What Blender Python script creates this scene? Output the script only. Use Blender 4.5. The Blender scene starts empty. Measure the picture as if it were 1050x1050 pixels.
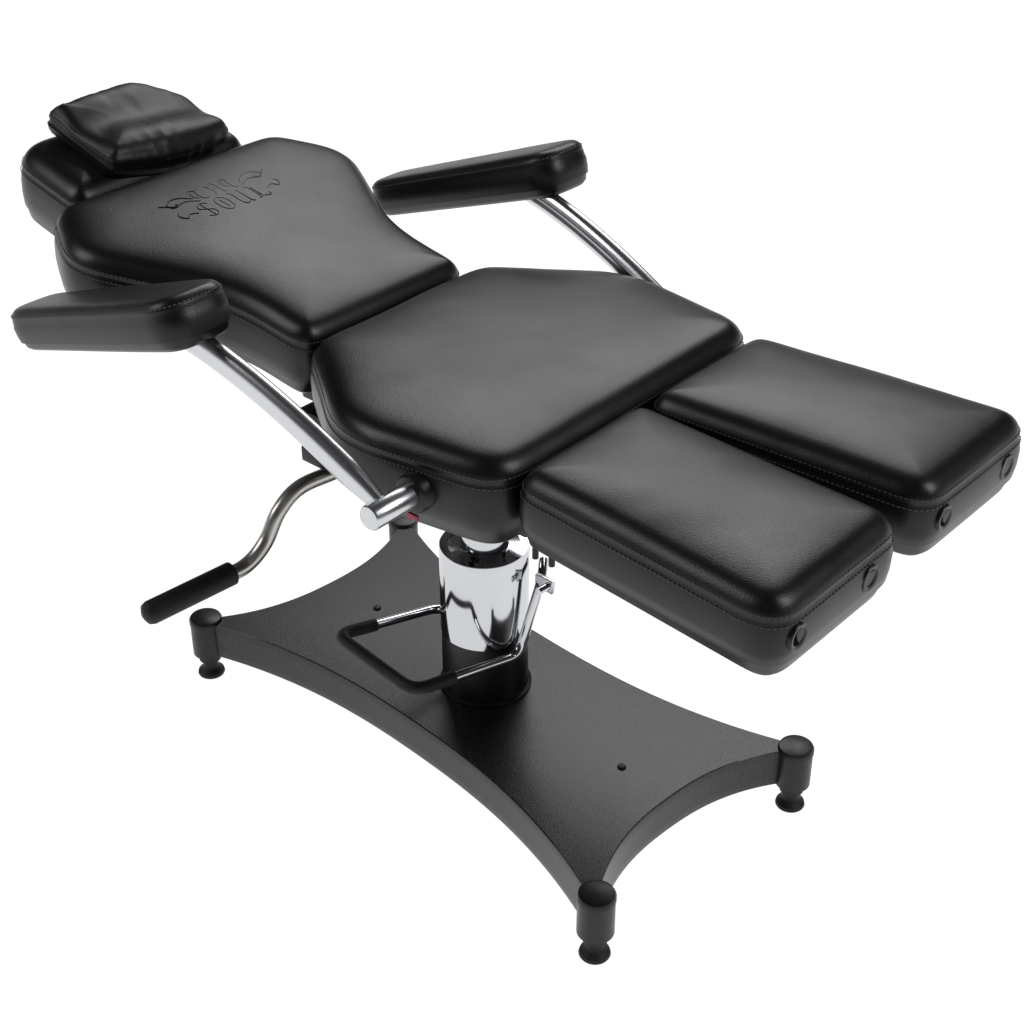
import bpy, bmesh, math, random
import numpy as np
from mathutils import Vector, Matrix, noise
random.seed(4)
R = math.radians
S = bpy.context.scene
COL = S.collection
SW = Matrix.Rotation(R(4.5), 4, 'Z')

# ---------------------------------------------------------------- materials
def principled(name, col, rough, metal=0.0, spec=0.5):
    m = bpy.data.materials.new(name); m.use_nodes = True
    b = m.node_tree.nodes['Principled BSDF']
    b.inputs['Base Color'].default_value = (*col, 1)
    b.inputs['Roughness'].default_value = rough
    b.inputs['Metallic'].default_value = metal
    b.inputs['Specular IOR Level'].default_value = spec
    return m, m.node_tree, b

def bump_chain(nt, b, layers):
    tc = nt.nodes.new('ShaderNodeTexCoord')
    prev = None
    for kind, scale, strength, dist in layers:
        if kind == 'voronoi':
            t = nt.nodes.new('ShaderNodeTexVoronoi'); t.inputs['Scale'].default_value = scale; out = t.outputs['Distance']
        else:
            t = nt.nodes.new('ShaderNodeTexNoise'); t.inputs['Scale'].default_value = scale
            t.inputs['Detail'].default_value = 2; out = t.outputs['Fac']
        nt.links.new(tc.outputs['Object'], t.inputs['Vector'])
        bp = nt.nodes.new('ShaderNodeBump'); bp.inputs['Strength'].default_value = strength; bp.inputs['Distance'].default_value = dist
        nt.links.new(out, bp.inputs['Height'])
        if prev: nt.links.new(prev.outputs['Normal'], bp.inputs['Normal'])
        prev = bp
    nt.links.new(prev.outputs['Normal'], b.inputs['Normal'])

def noise_to(nt, sock, scale, lo, hi, f0=.3, f1=.7, detail=3):
    tc = nt.nodes.new('ShaderNodeTexCoord'); t = nt.nodes.new('ShaderNodeTexNoise')
    t.inputs['Scale'].default_value = scale; t.inputs['Detail'].default_value = detail
    nt.links.new(tc.outputs['Object'], t.inputs['Vector'])
    if isinstance(lo, tuple):
        r = nt.nodes.new('ShaderNodeValToRGB'); r.color_ramp.elements[0].position = f0; r.color_ramp.elements[1].position = f1
        r.color_ramp.elements[0].color = (*lo, 1); r.color_ramp.elements[1].color = (*hi, 1)
        nt.links.new(t.outputs['Fac'], r.inputs[0]); nt.links.new(r.outputs[0], sock)
    else:
        mr = nt.nodes.new('ShaderNodeMapRange'); mr.inputs['From Min'].default_value = f0; mr.inputs['From Max'].default_value = f1
        mr.inputs['To Min'].default_value = lo; mr.inputs['To Max'].default_value = hi
        nt.links.new(t.outputs['Fac'], mr.inputs['Value']); nt.links.new(mr.outputs['Result'], sock)
def rough_var(nt, b, scale, lo, hi): noise_to(nt, b.inputs['Roughness'], scale, lo, hi)

M = {}
M['leather'], nt, b = principled('black_leather', (.004, .004, .0045), .33, spec=.36)
bump_chain(nt, b, [('noise', 10, .045, .004), ('voronoi', 560, .24, .0005)])
rough_var(nt, b, 6, .32, .38)
M['soft'], nt, b = principled('soft_black_leather', (.005, .005, .0055), .42, spec=.32)
bump_chain(nt, b, [('noise', 30, .16, .005), ('voronoi', 520, .2, .0006)])
M['thread'], nt, b = principled('black_thread', (.045, .045, .047), .6)
M['powder'], nt, b = principled('black_powder_coat', (.008, .008, .009), .33, spec=.42)
bump_chain(nt, b, [('noise', 480, .4, .0006)])
noise_to(nt, b.inputs['Base Color'], 420, (.003, .003, .0035), (.024, .024, .026), .38, .66, 1)
M['plastic'], nt, b = principled('black_plastic', (.008, .008, .009), .35, spec=.35)
rough_var(nt, b, 30, .28, .42)
M['rubber'], nt, b = principled('black_rubber', (.009, .009, .009), .6, spec=.35)
bump_chain(nt, b, [('noise', 500, .4, .0006)])
M['hole_shade'], nt, b = principled('painted_hole_shade', (.0008, .0008, .0008), .9, spec=.05)  # near-black colour painted in for the shade inside an eyelet
rough_var(nt, b, 30, .85, .95)
M['chrome'], nt, b = principled('chrome', (.58, .59, .61), .08, 1.0)
rough_var(nt, b, 12, .07, .12)
M['satin'], nt, b = principled('satin_chrome', (.60, .61, .63), .26, 1.0)
rough_var(nt, b, 8, .24, .29)
M['steel'], nt, b = principled('satin_steel', (.56, .54, .51), .3, 1.0)
rough_var(nt, b, 40, .25, .38)
M['dark_steel'], nt, b = principled('dark_steel', (.01, .01, .011), .4, .2, .35)
rough_var(nt, b, 25, .33, .5)
M['red'], nt, b = principled('red_label', (.30, .012, .03), .4)
M['floor'], nt, b = principled('glowing_white_floor', (.2, .2, .2), .9, spec=.1)
b.inputs['Emission Color'].default_value = (1, 1, 1, 1); b.inputs['Emission Strength'].default_value = .985  # floor made to glow, so it stays white and shadows wash out
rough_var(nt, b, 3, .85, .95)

# ---------------------------------------------------------------- mesh helpers
class MB:
    def __init__(s): s.v = []; s.f = []
    def add(s, vs, fs):
        n = len(s.v); s.v += [tuple(v) for v in vs]; s.f += [tuple(i + n for i in f) for f in fs]
    def build(s, name, mat, parent=None, mtx=None, smooth=True, angle=40, weld=0):
        me = bpy.data.meshes.new(name); me.from_pydata(s.v, [], s.f); me.update()
        bm = bmesh.new(); bm.from_mesh(me)
        if weld: bmesh.ops.remove_doubles(bm, verts=bm.verts, dist=weld)
        bmesh.ops.recalc_face_normals(bm, faces=bm.faces); bm.to_mesh(me); bm.free()
        if smooth:
            me.shade_smooth()
            try: me.set_sharp_from_angle(angle=R(angle))
            except Exception: pass
        me.materials.append(M[mat])
        o = bpy.data.objects.new(name, me); COL.objects.link(o)
        if mtx is not None: o.matrix_world = mtx
        if parent is not None: o.parent = parent
        return o

def tube(mb, pts, r, seg=16, closed=False, flat=None, caps=True, groove=0.):
    P = [Vector(p) for p in pts]; n = len(P)
    rr = r if isinstance(r, (list, tuple)) else [r] * n
    T = []
    for i in range(n):
        a = P[(i - 1) % n] if (closed or i > 0) else P[i]
        b_ = P[(i + 1) % n] if (closed or i < n - 1) else P[i]
        T.append((b_ - a).normalized())
    u = Vector((0, 0, 1)) if abs(T[0].z) < .9 else Vector((1, 0, 0))
    if flat: u = Vector(flat[0])
    vs = []; fs = []
    for i in range(n):
        u = (u - T[i] * u.dot(T[i])).normalized(); w = T[i].cross(u)
        for k in range(seg):
            a = 2 * math.pi * k / seg
            cu, cw = math.cos(a), math.sin(a)
            if flat:
                if groove:
                    cu = math.copysign(abs(cu) ** .8, cu) * (1 - groove * math.exp(-(cw / .22) ** 2))
                cu *= flat[1]
            vs.append(P[i] + (u * cu + w * cw) * rr[i])
    m = n if closed else n - 1
    for i in range(m):
        j = (i + 1) % n
        for k in range(seg):
            k2 = (k + 1) % seg
            fs.append((i * seg + k, i * seg + k2, j * seg + k2, j * seg + k))
    if caps and not closed:
        fs.append(tuple(range(seg))); fs.append(tuple((n - 1) * seg + k for k in range(seg)))
    mb.add(vs, fs)

def smooth_path(ctrl, n=10):
    C = [Vector(c) for c in ctrl]; C = [C[0] * 2 - C[1]] + C + [C[-1] * 2 - C[-2]]
    out = []
    for i in range(1, len(C) - 2):
        p0, p1, p2, p3 = C[i - 1:i + 3]
        for k in range(n):
            t = k / n
            out.append(.5 * ((2 * p1) + (p2 - p0) * t + (2 * p0 - 5 * p1 + 4 * p2 - p3) * t * t + (3 * p1 - p0 - 3 * p2 + p3) * t ** 3))
    out.append(C[-2]); return out

def round_path(ctrl, rad, n=8):
    C = [Vector(c) for c in ctrl]; out = [C[0]]
    for i in range(1, len(C) - 1):
        a, p, c = C[i - 1], C[i], C[i + 1]
        d1 = (a - p); d2 = (c - p); r = min(rad, d1.length * .48, d2.length * .48)
        s = p + d1.normalized() * r; e = p + d2.normalized() * r
        for k in range(n + 1):
            t = k / n; out.append(s * (1 - t) ** 2 + p * 2 * t * (1 - t) + e * t * t)
    out.append(C[-1]); return out

def lathe(mb, prof, origin=(0, 0, 0), seg=48, mtx=None):
    vs = []; fs = []; o = Vector(origin)
    for r, z in prof:
        for k in range(seg):
            a = 2 * math.pi * k / seg
            p = Vector((r * math.cos(a), r * math.sin(a), z))
            if mtx is not None: p = mtx @ p
            vs.append(p + o)
    for i in range(len(prof) - 1):
        for k in range(seg):
            k2 = (k + 1) % seg
            fs.append((i * seg + k, i * seg + k2, (i + 1) * seg + k2, (i + 1) * seg + k))
    if prof[0][0] > 0: fs.append(tuple(range(seg)))
    if prof[-1][0] > 0: fs.append(tuple((len(prof) - 1) * seg + k for k in range(seg)))
    mb.add(vs, fs)

def box(mb, lo, hi, bev=.002, mtx=None):
    bm = bmesh.new(); bmesh.ops.create_cube(bm, size=1)
    for v in bm.verts:
        v.co = Vector([lo[i] + (v.co[i] + .5) * (hi[i] - lo[i]) for i in range(3)])
    if bev: bmesh.ops.bevel(bm, geom=bm.edges[:], offset=bev, segments=2, affect='EDGES', profile=.6)
    if mtx is not None: bm.transform(mtx)
    bm.verts.index_update()
    mb.add([v.co.copy() for v in bm.verts], [[v.index for v in f.verts] for f in bm.faces]); bm.free()

def round_poly(pts, rads, N=220):
    P = [np.array(p, float) for p in pts]; n = len(P); out = []
    for i in range(n):
        a, p, c = P[i - 1], P[i], P[(i + 1) % n]
        d1, d2 = a - p, c - p; l1, l2 = np.linalg.norm(d1), np.linalg.norm(d2)
        r = min(rads[i], l1 * .49, l2 * .49)
        s, e = p + d1 / l1 * r, p + d2 / l2 * r
        for k in range(17):
            t = k / 16; q = s * (1 - t) ** 2 + p * 2 * t * (1 - t) + e * t * t
            if not out or np.linalg.norm(q - out[-1]) > 1e-5: out.append(q)
    A = np.array(out); B = np.vstack([A, A[:1]])
    seg = np.linalg.norm(np.diff(B, axis=0), axis=1); cum = np.concatenate([[0], np.cumsum(seg)])
    t = np.linspace(0, cum[-1], N, endpoint=False)
    Q = np.stack([np.interp(t, cum, B[:, k]) for k in range(2)], 1)
    for _ in range(6): Q = Q * .5 + (np.roll(Q, 1, 0) + np.roll(Q, -1, 0)) * .25
    return Q, cum[-1]

def outline_normals(Q):
    d = np.roll(Q, -1, 0) - np.roll(Q, 1, 0); d /= np.linalg.norm(d, axis=1)[:, None]
    nrm = np.stack([d[:, 1], -d[:, 0]], 1)
    area = .5 * np.sum(Q[:, 0] * np.roll(Q[:, 1], -1) - np.roll(Q[:, 0], -1) * Q[:, 1])
    return (nrm if area > 0 else -nrm), d

def cushion(pts, rads, T, r=.032, L=.016, seam=.029, puff=1.0, amp=.0009, seed=0, N=220, taper=.008, groove=.0014, wrinkle=0., dome=.004, bulge=.0035, rows=2, warp=None, dk=.06):
    Q, per = round_poly(pts, rads, N); nrm, tang = outline_normals(Q); c = Q.mean(0)
    k1 = .8; slope = (1 - k1) / math.sqrt(1 - (1 - k1) ** 2) * puff
    z1 = -r + math.sqrt(r * r - (r - k1 * r) ** 2)
    ext = (Q.max(0) - Q.min(0)) / 2; mid = (Q.max(0) + Q.min(0)) / 2
    def ztop(d, p):
        d = np.asarray(d, float); e = np.clip(d, 0, k1 * r)
        za = -r + np.sqrt(np.maximum(r * r - (r - e) ** 2, 0))
        g = np.maximum(1 - ((p - mid) / ext) ** 2, 0).prod(1)
        base_ = np.where(d < k1 * r, za, z1 + slope * L * (1 - np.exp(-(np.maximum(d, k1 * r) - k1 * r) / L)))
        k = np.clip(d / dk, 0, 1)
        return base_ + dome * g * (1 - (1 - k) ** 2)
    def edge_d(z):
        if z <= -r: return 0.
        e = z + r; return r - math.sqrt(max(r * r - e * e, 0))
    rings = []
    side = [(.014, -T), (.006, -T + .001), (.001, -T + .006), (-.3 * bulge, -T + .02), (-.85 * bulge, -T * .7 - seam * .3), (-bulge, (-T - seam) / 2), (-.8 * bulge, -T * .25 - seam * .75),
            (-.35 * bulge, -seam - .009), (.0001, -seam - .0025), (groove, -seam)]
    for d, z in side:
        tp = taper * max(0, (-z - seam)) / (T - seam)
        rings.append((Q - nrm * (max(d, d + edge_d(z)) + tp), np.full(len(Q), min(z, 0)), 1.))
    def dist(p):
        return np.sqrt(((p[:, None, :] - Q[None]) ** 2).sum(2)).min(1)
    e0 = edge_d(-seam + .0025) / r
    for e in [e0] + [q for q in [.02, .06, .12, .22, .34, .48, .64, .8] if q > e0 + .01]:
        d = e * r; p = Q - nrm * d
        rings.append((p, ztop(np.full(len(Q), d), p), 1 - e))
    base = Q - nrm * (k1 * r)
    for s in [.03, .065, .105, .15, .2, .26, .33, .4, .48, .56, .64, .72, .8, .87, .94, .985]:
        p = base + (c - base) * s
        rings.append((p, ztop(dist(p), p), 0.))
    mb = MB(); vs = []; n = len(Q)
    for (p, z, fn) in rings:
        for i in range(n):
            v = Vector((p[i, 0], p[i, 1], z[i]))
            q = Vector((v.x * 9 + seed * 7.3, v.y * 9, v.z * 9))
            a = amp * noise.noise(q) + amp * .3 * noise.noise(q * 3.1)
            if wrinkle:
                q2 = Vector((v.x * 14 + seed, v.y * 40, v.z * 14))
                a += wrinkle * (1 - 2 * abs(noise.noise(q2))) * (.3 if z[i] > -.012 else 1)
            v = v + Vector((nrm[i, 0] * a * .8 * fn, nrm[i, 1] * a * .8 * fn, a)) if z[i] > -T + .003 else v
            vs.append(warp(v) if warp else v)
    fs = [tuple(range(n))]
    for k in range(len(rings) - 1):
        for i in range(n):
            j = (i + 1) % n
            fs.append((k * n + i, k * n + j, (k + 1) * n + j, (k + 1) * n + i))
    fs.append(tuple((len(rings) - 1) * n + i for i in range(n)))
    mb.add(vs, fs)
    st = MB(); cnt = int(per / .0062)
    for zz, off in ((-seam + .0055, .0004), (-seam - .0055, .0014))[:rows]:
        dd = edge_d(zz)
        for q in range(cnt):
            a0 = (q + .12) / cnt * n; a1 = (q + .78) / cnt * n
            ps = []
            for a in (a0, (a0 + a1) / 2, a1):
                i = int(a) % n; fr = a - int(a); j = (i + 1) % n
                p = Q[i] * (1 - fr) + Q[j] * fr; m = nrm[i] * (1 - fr) + nrm[j] * fr
                p = p - m * (dd - off); v = Vector((p[0], p[1], zz))
                ps.append(warp(v) if warp else v)
            tube(st, ps, [.0005, .0009, .0005], seg=5)
    def surf(x, y):
        q = np.array([[x, y]]); return float(ztop(dist(q), q)[0])
    return mb, st, surf

def mirror(pts):
    return pts + [(x, -y) for x, y in reversed(pts)]

# ---------------------------------------------------------------- chair root
root = bpy.data.objects.new('tattoo_chair', None); COL.objects.link(root)
root['label'] = 'black padded reclining tattoo chair with chrome column and split leg rests on a four-footed base'
root['category'] = 'chair'

# ---------------------------------------------------------------- base
NB = 40
def base_sides(ins):
    cx, cy, wx, wy = .420 - ins, .215 - ins, .350 - ins, .136 - ins; ex = 2.4
    ts = [-1 + 2 * k / NB for k in range(NB + 1)]
    B = [Vector((cx * t, -wy - (cy - wy) * abs(t) ** ex, 0)) for t in ts]
    Tt = [Vector((cx * t, wy + (cy - wy) * abs(t) ** ex, 0)) for t in ts]
    Lf = [Vector((-wx - (cx - wx) * abs(t) ** ex, cy * t, 0)) for t in ts]
    Rt = [Vector((wx + (cx - wx) * abs(t) ** ex, cy * t, 0)) for t in ts]
    return B, Tt, Lf, Rt
mb = MB()
def ring(ins, z):
    B, Tt, Lf, Rt = base_sides(ins)
    return [v + Vector((0, 0, z)) for v in B[:-1] + Rt[:-1] + Tt[:0:-1] + Lf[:0:-1]]
prof = [(.003, .041), (.0008, .0418), (0, .044), (0, .055), (0, .085), (0, .0970), (.0005, .0988), (.0018, .0995), (.003, .0995)]
vs = []; fs = []
for d, z in prof: vs += ring(d, z)
n = 4 * NB
for k in range(len(prof) - 1):
    for i in range(n):
        j = (i + 1) % n; fs.append((k * n + i, k * n + j, (k + 1) * n + j, (k + 1) * n + i))
mb.add(vs, fs)
for z in (.041, .0995):
    B, Tt, Lf, Rt = base_sides(.003); vs = []; fs = []
    for j in range(NB + 1):
        for i in range(NB + 1):
            u, v = i / NB, j / NB
            p = B[i] * (1 - v) + Tt[i] * v + Lf[j] * (1 - u) + Rt[j] * u - (B[0] * (1 - u) * (1 - v) + B[NB] * u * (1 - v) + Tt[0] * (1 - u) * v + Tt[NB] * u * v)
            vs.append(Vector((p.x, p.y, z)))
    for j in range(NB):
        for i in range(NB):
            a = j * (NB + 1) + i; fs.append((a, a + 1, a + NB + 2, a + NB + 1))
    mb.add(vs, fs)
base = mb.build('base', 'powder', root, angle=35, weld=.00002)
for sx in (-1, 1):
    for sy in (-1, 1):
        p = (sx * .405, sy * .1985, 0)
        m = MB(); lathe(m, [(.0220, .039), (.0240, .0405), (.0240, .094), (.0248, .0945), (.0248, .101), (.0230, .1042), (.018, .1055), (0.0001, .1058)], p, 40)
        m.build('corner_post', 'plastic', base, angle=30)
        m = MB(); lathe(m, [(.0195, 0), (.0205, .002), (.0195, .006), (.0125, .011), (.011, .014), (.011, .024), (.0165, .027), (.0165, .0385)], p, 36)
        m.build('leveling_foot', 'rubber', base, angle=30)
for p in ((-.245, .005, .0995), (.265, .0, .0995)):
    m = MB(); lathe(m, [(.0062, 0), (.0062, .001), (.0045, .0032), (.0001, .004)], p, 20); m.build('screw', 'dark_steel', base)

# ---------------------------------------------------------------- column
m = MB(); lathe(m, [(.066, .0995), (.066, .103), (.0612, .105), (.0612, .205)], seg=64)
column = m.build('column', 'plastic', root)
m = MB(); lathe(m, [(.0615, .197), (.0622, .198), (.0622, .334), (.0612, .336), (.0500, .336), (.0490, .333)], seg=96)
m.build('chrome_sleeve', 'chrome', column, angle=30)
m = MB(); lathe(m, [(.0495, .334), (.034, .335), (.033, .338), (.033, .43)], seg=48); m.build('piston', 'chrome', column)
m = MB(); lathe(m, [(.044, .372), (.046, .374), (.046, .44)], seg=48); m.build('piston_collar', 'dark_steel', column)
# pump pedal: one continuous bent rod
m = MB()
rod = round_path([(-.05, .02, .180), (-.098, .0, .178), (-.106, -.10, .197), (-.110, -.178, .214), (.066, -.192, .222), (.070, -.120, .210),
                  (.072, -.005, .186), (.078, .034, .300), (.055, .06, .305)], .022, 8)
tube(m, rod, .0068, 16)
pedal = m.build('pump_pedal', 'chrome', root)
m = MB()
tube(m, round_path([(-.1066, -.112, .1995), (-.110, -.178, .214), (.066, -.192, .222), (.0700, -.125, .2112)], .026, 10), .0092, 16)
m.build('rubber_sleeve', 'rubber', pedal)
m = MB(); box(m, (.072, .026, .288), (.104, .033, .308), .002); m.build('linkage_plate', 'satin', pedal)
m = MB(); tube(m, [(.096, .008, .298), (.096, .036, .298)], .0055, 12); m.build('linkage_pin', 'chrome', pedal)

# ---------------------------------------------------------------- under-seat frame
m = MB()
box(m, (-.11, -.085, .44), (.12, .085, .458), .002)
box(m, (-.14, -.150, .460), (-.02, -.138, .56), .003)
box(m, (-.02, -.150, .505), (.10, -.138, .56), .003)
box(m, (-.14, .138, .455), (.10, .150, .56), .003)
box(m, (-.17, -.1375, .49), (-.145, .1375, .525), .003)
box(m, (-.15, -.10, .46), (.16, -.06, .50), .003)
box(m, (-.15, .06, .46), (.16, .10, .50), .003)
box(m, (.03, -.1375, .485), (.06, .1375, .545), .003)
box(m, (-.20, -.142, .483), (-.142, -.085, .532), .004)
box(m, (-.215, -.12, .534), (-.10, -.07, .566), .004)
box(m, (-.19, -.150, .460), (-.141, -.144, .482), .002)
box(m, (-.21, .07, .50), (-.10, .11, .566), .004)
box(m, (.14, -.15, .505), (.52, -.11, .532), .003)
box(m, (.14, .11, .505), (.52, .15, .532), .003)
frame = m.build('seat_frame', 'dark_steel', root, SW)
Ry90 = Matrix.Rotation(R(90), 4, 'X')
for x, z in ((-.045, .480), (-.075, .505), (-.12, .478)):
    m = MB(); lathe(m, [(.0095, 0), (.0095, .003), (.007, .008), (.0001, .009)], (x, -.150, z), 20, Ry90); m.build('bolt', 'steel', frame)
for x in (.235, .26):
    m = MB(); tube(m, [(x, -.17, .50), (x, -.17, .55)], .004, 10); m.build('bolt', 'dark_steel', frame)

# recline lever
m = MB()
tube(m, smooth_path([(-.12, -.09, .462), (-.14, -.14, .448), (-.15, -.192, .441), (-.15, -.228, .420), (-.15, -.255, .382), (-.15, -.288, .362), (-.15, -.33, .361)], 12), .0105, 20)
lever = m.build('recline_lever', 'steel', root)
m = MB(); lathe(m, [(.012, 0), (.0158, .003), (.0158, .128), (.0137, .134), (.007, .138), (.0001, .139)], (-.15, -.308, .361), 28, Matrix.Rotation(R(90), 4, 'X'))
m.build('hand_grip', 'rubber', lever)

# ---------------------------------------------------------------- cushions
def make_cushion(name, mtx, *a, mat='leather', **k):
    mb, st, surf = cushion(*a, **k)
    o = mb.build(name, mat, root, mtx, angle=60)
    st.build('stitching', 'thread', o)
    return o, surf

seat, _ = make_cushion('seat', SW @ Matrix.Translation((0, 0, .658)),
    mirror([(-.152, .160), (-.080, .208), (.025, .285), (.249, .249)]), [.030, .10, .14, .045] + [.045, .14, .10, .030], .115, seed=1, dome=.006, dk=.11, r=.030, seam=.027, bulge=.007, taper=.010, L=.018)
m = MB(); box(m, (.128, -.2730, .561), (.144, -.2690, .568), .0008); m.build('tag', 'red', seat, Matrix.Translation((0, 0, -.658)))
back, bsurf = make_cushion('backrest', SW @ Matrix.Translation((-.159, 0, .656)) @ Matrix.Rotation(R(9), 4, 'Y'),
    mirror([(-.457, .200), (-.340, .264), (-.145, .154), (0, .152)]), [.026, .05, .07, .022, .022, .07, .05, .026], .108, seed=2, dome=.005, dk=.10, bulge=.006, r=.030, seam=.027, L=.018)
head, hsurf = make_cushion('headrest', SW @ Matrix.Translation((-.620, .010, .722)) @ Matrix.Rotation(R(10.5), 4, 'Y'),
    mirror([(-.174, .152), (0, .160)]), [.06, .03, .03, .06], .112, seed=3, bulge=.005)
for s, sd in ((-1, 4), (1, 5)):
    o, _ = make_cushion('leg_rest', SW @ Matrix.Translation((0, 0, .656)),
        [(.254, s * .005), (.254, s * .234), (.624, s * .268), (.624, s * .025)], [.028, .028, .042, .036], .10, seed=sd, dome=.005, dk=.09, r=.028, seam=.025, bulge=.006, L=.018)
    for yy in ((.094, .230) if s < 0 else (.062, .206)):
        m = MB(); Rx = Matrix.Rotation(R(90), 4, 'Y')
        zc = -.048
        lathe(m, [(.0160, -.003), (.0158, .0004), (.0145, .0016), (.0120, .0016), (.0100, .0002), (.0098, -.003)], (.6264, s * yy, zc), 32, Rx)
        m.build('grommet', 'plastic', o)
        m = MB(); lathe(m, [(.0101, -.003), (.0101, -.0002), (.0001, -.0003)], (.6264, s * yy, zc), 32, Rx)  # flat disc, its black stands in for the shade of a hole
        m.build('grommet_shade_disc', 'hole_shade', o)
    m = MB(); box(m, (.555, s * .142 - .016, -.110), (.605, s * .142 + .016, -.1005), .002); m.build('latch', 'dark_steel', o)
# armrests
def arm_warp(v):
    t = min(max(-v.x / .38, 0), 1)
    return Vector((v.x, v.y, v.z * (1 - .12 * t)))
for s, sd in ((-1, 6), (1, 7)):
    mt = SW @ Matrix.Translation((-.125, s * .33 - .012, .796 if s < 0 else .785)) @ Matrix.Rotation(R(-19.5 if s < 0 else -21), 4, 'Y')
    ln = -.376 if s < 0 else -.396
    o, _ = make_cushion('armrest', mt,
        mirror([(ln, .043), (-.1, .052), (0, .052)]), [.034, .05, .040, .040, .05, .034], .064, r=.016, L=.006, seam=.0145, seed=sd, N=200, groove=.0009, dome=.0012, amp=.0006, bulge=.0035, taper=.007, rows=1, warp=arm_warp)
    inv = mt.inverted() @ SW
    pe = .308 if s < 0 else .272
    zt = .724 if s < 0 else .714
    yt = .322 if s < 0 else .312
    m = MB(); pts = []; NA = 48
    for k in range(NA + 1):
        t = k / NA
        pts.append(inv @ Vector((-.205 + .345 * t, s * (yt * (1 - t) + pe * t) - .012, zt - (zt - .600) * t ** 1.55)))
    rr = [.0172 if i < NA - 7 else .0172 - .0065 * (i - NA + 7) / 7 for i in range(NA + 1)]
    tube(m, pts, rr, 40, flat=((0, 1, 0), .72), groove=.10)
    m.build('support_arm', 'satin', o)
    m = MB()
    ax = [inv @ Vector((.142, s * y - .012, .60)) for y in (pe - .08, pe - .076, pe + .024, pe + .0265, pe + .0275)]
    tube(m, ax, [.0125, .0155, .0155, .0140, .010], 32); m.build('pivot_tube', 'satin', o)
    m = MB()
    tube(m, [inv @ Vector((.142, s * y - .006, .60)) for y in (.215, .272, .275, .276)], [.024, .024, .022, .017], 28); m.build('pivot_collar', 'plastic', o)
    m = MB(); box(m, (-.12, -.018, -.064), (-.06, .018, -.0605), .001); m.build('mounting_plate', 'dark_steel', o)

# emblem: blackletter strokes pressed into the backrest
EL = {
 'T': [[(0, .9), (.25, 1), (.6, .88), (.95, 1)], [(.5, .9), (.42, .5), (.45, .1), (.8, 0)], [(.12, .8), (.05, .5), (.2, .2)]],
 'A': [[(.1, 0), (.25, .15), (.25, .75), (.1, .9)], [(.25, .8), (.6, 1), (.78, .85), (.78, .1), (.95, 0)], [(.25, .45), (.75, .5)]],
 'S': [[(.9, .85), (.6, 1), (.25, .9), (.12, .7), (.4, .55), (.75, .42), (.85, .22), (.55, 0), (.1, .12)], [(.5, .95), (.5, .05)]],
 'O': [[(.5, 1), (.15, .8), (.12, .25), (.5, 0), (.85, .22), (.88, .78), (.5, 1)], [(.5, .8), (.5, .2)]],
 'U': [[(.05, 1), (.22, .88), (.2, .18), (.45, 0), (.78, .18)], [(.7, 1), (.8, .88), (.8, .12), (.95, 0)]],
 'L': [[(.1, 1), (.3, .88), (.28, .2), (.15, .05), (.5, .1), (.92, 0), (1, .2)], [(.45, .85), (.45, .18)]],
}
m = MB()
EY, EX = -.014, -.045
def stroke(poly, ox, oy, w, h, r=.0007):
    ctrl = [(-(oy + EX + v * h), ox + EY + u_ * w, 0) for u_, v in poly]
    P = smooth_path(ctrl, 5)
    tube(m, [Vector((p.x, p.y, bsurf(p.x, p.y) + .0001)) for p in P], r, 8)
w = .024
for i, ch in enumerate('TAT'):
    for s_ in EL[ch]: stroke(s_, -.030 + i * .028, .378, w, .031)
for i, ch in enumerate('SOUL'):
    for s_ in EL[ch]: stroke(s_, -.048 + i * .030, .334, w, .038)
for sg in (-1, 1):
    c0 = .010
    stroke([(0, 0), (.4, .5), (.8, .55), (1.1, .25), (1., -.15), (.75, -.1), (.8, .1)], c0 + sg * .042, .388, sg * .038, .028)
    stroke([(-.1, 0), (.4, .4), (.9, .3), (1.4, .8)], c0 + sg * .042, .378, sg * .038, .026)
    stroke([(-.3, 0), (.35, .2), (.8, -.1), (1.2, .3), (1.0, .6)], c0 + sg * .068, .352, sg * .018, .026)
m.build('emblem', 'leather', back)

# ---------------------------------------------------------------- pillow
def pil_warp(v):   # raised back edge, gentle dip, rounded front roll, drooping wings
    t = (v.y - .01) / .115
    k = min(max((v.z + .030) / .030, 0), 1)
    c = .007 * math.cos((v.x + .070) / .128 * 2 * math.pi) * k * (1 - .35 * t * t)
    z = v.z * (1 - .12 * t * t) + c - .007 * max(t, 0) ** 2
    return Vector((v.x, v.y, z))
pmat = SW @ Matrix.Translation((-.620, 0, .722)) @ Matrix.Rotation(R(10.5), 4, 'Y') @ Matrix.Translation((-.076, .038, .036)) @ Matrix.Rotation(R(-4), 4, 'X') @ Matrix.Rotation(R(6), 4, 'Y')
mb, st, _ = cushion([(-.078, -.122), (-.096, .028), (-.040, .112), (.062, .108), (.086, .0), (.070, -.118)], [.010, .03, .018, .018, .10, .012], .060, r=.022, L=.020,
    seam=.028, seed=9, amp=.0035, wrinkle=.0020, groove=.002, taper=.014, dome=.003, N=340, bulge=.006, warp=pil_warp)
pillow = mb.build('pillow', 'soft', None, pmat, angle=70)
pillow['label'] = 'small soft wrinkled black pillow lying on the headrest'
pillow['category'] = 'pillow'
st.build('seam', 'soft', pillow)

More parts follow.
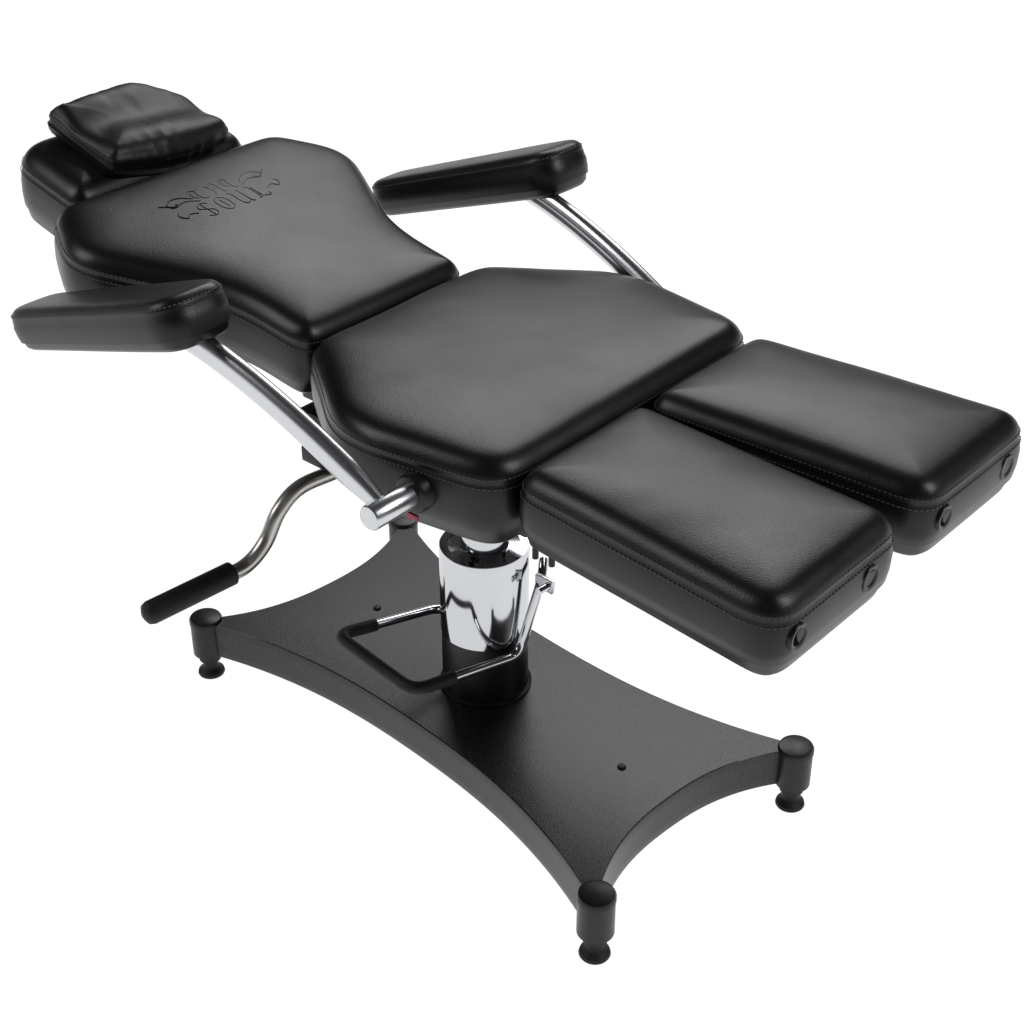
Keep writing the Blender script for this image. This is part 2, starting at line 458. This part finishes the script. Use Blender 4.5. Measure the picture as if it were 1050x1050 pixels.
# ---------------------------------------------------------------- floor
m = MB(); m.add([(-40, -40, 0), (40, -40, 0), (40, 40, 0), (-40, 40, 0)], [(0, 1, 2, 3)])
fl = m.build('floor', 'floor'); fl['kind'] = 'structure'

# ---------------------------------------------------------------- light
w = bpy.data.worlds.new('World'); S.world = w; w.use_nodes = True
nt = w.node_tree; bg = nt.nodes['Background']
tc = nt.nodes.new('ShaderNodeTexCoord'); sx = nt.nodes.new('ShaderNodeSeparateXYZ'); cr = nt.nodes.new('ShaderNodeValToRGB')
nt.links.new(tc.outputs['Generated'], sx.inputs[0]); nt.links.new(sx.outputs['Z'], cr.inputs[0]); nt.links.new(cr.outputs[0], bg.inputs['Color'])
cr.color_ramp.elements[0].position = .0; cr.color_ramp.elements[0].color = (.5, .5, .5, 1)
cr.color_ramp.elements[1].position = .18; cr.color_ramp.elements[1].color = (.04, .04, .042, 1)
bg.inputs['Strength'].default_value = 1
def area(name, loc, target, size, power, sy=None):
    l = bpy.data.lights.new(name, 'AREA'); l.energy = power; l.size = size
    if sy: l.shape = 'RECTANGLE'; l.size_y = sy
    o = bpy.data.objects.new(name, l); COL.objects.link(o); o.location = loc
    o.rotation_euler = (Vector(target) - Vector(loc)).to_track_quat('-Z', 'Y').to_euler()
area('softbox_back', (-1.9, 2.6, 3.2), (0, 0, .6), 2.8, 68, 1.4)
area('softbox_left', (-1.8, -2.2, 2.6), (0, 0, .6), 1.2, 32, 1.6)
area('softbox_right', (2.6, 1.2, 2.8), (0, 0, .5), 1.0, 50, 1.6)

# ---------------------------------------------------------------- camera
cam = bpy.data.cameras.new('camera'); co = bpy.data.objects.new('camera', cam); COL.objects.link(co)
cam.sensor_width = 36; cam.lens = 1747 / 1050 * 36; cam.clip_end = 200
co.location = (1.415, -1.334, 1.61)
p = R(32.2); fwd = Vector((-.714, .700, 0)).normalized()
d = fwd * math.cos(p) + Vector((0, 0, -math.sin(p)))
co.rotation_euler = d.to_track_quat('-Z', 'Y').to_euler()
S.camera = co
S.view_settings.view_transform = 'Standard'; S.view_settings.look = 'None'; S.view_settings.exposure = 0
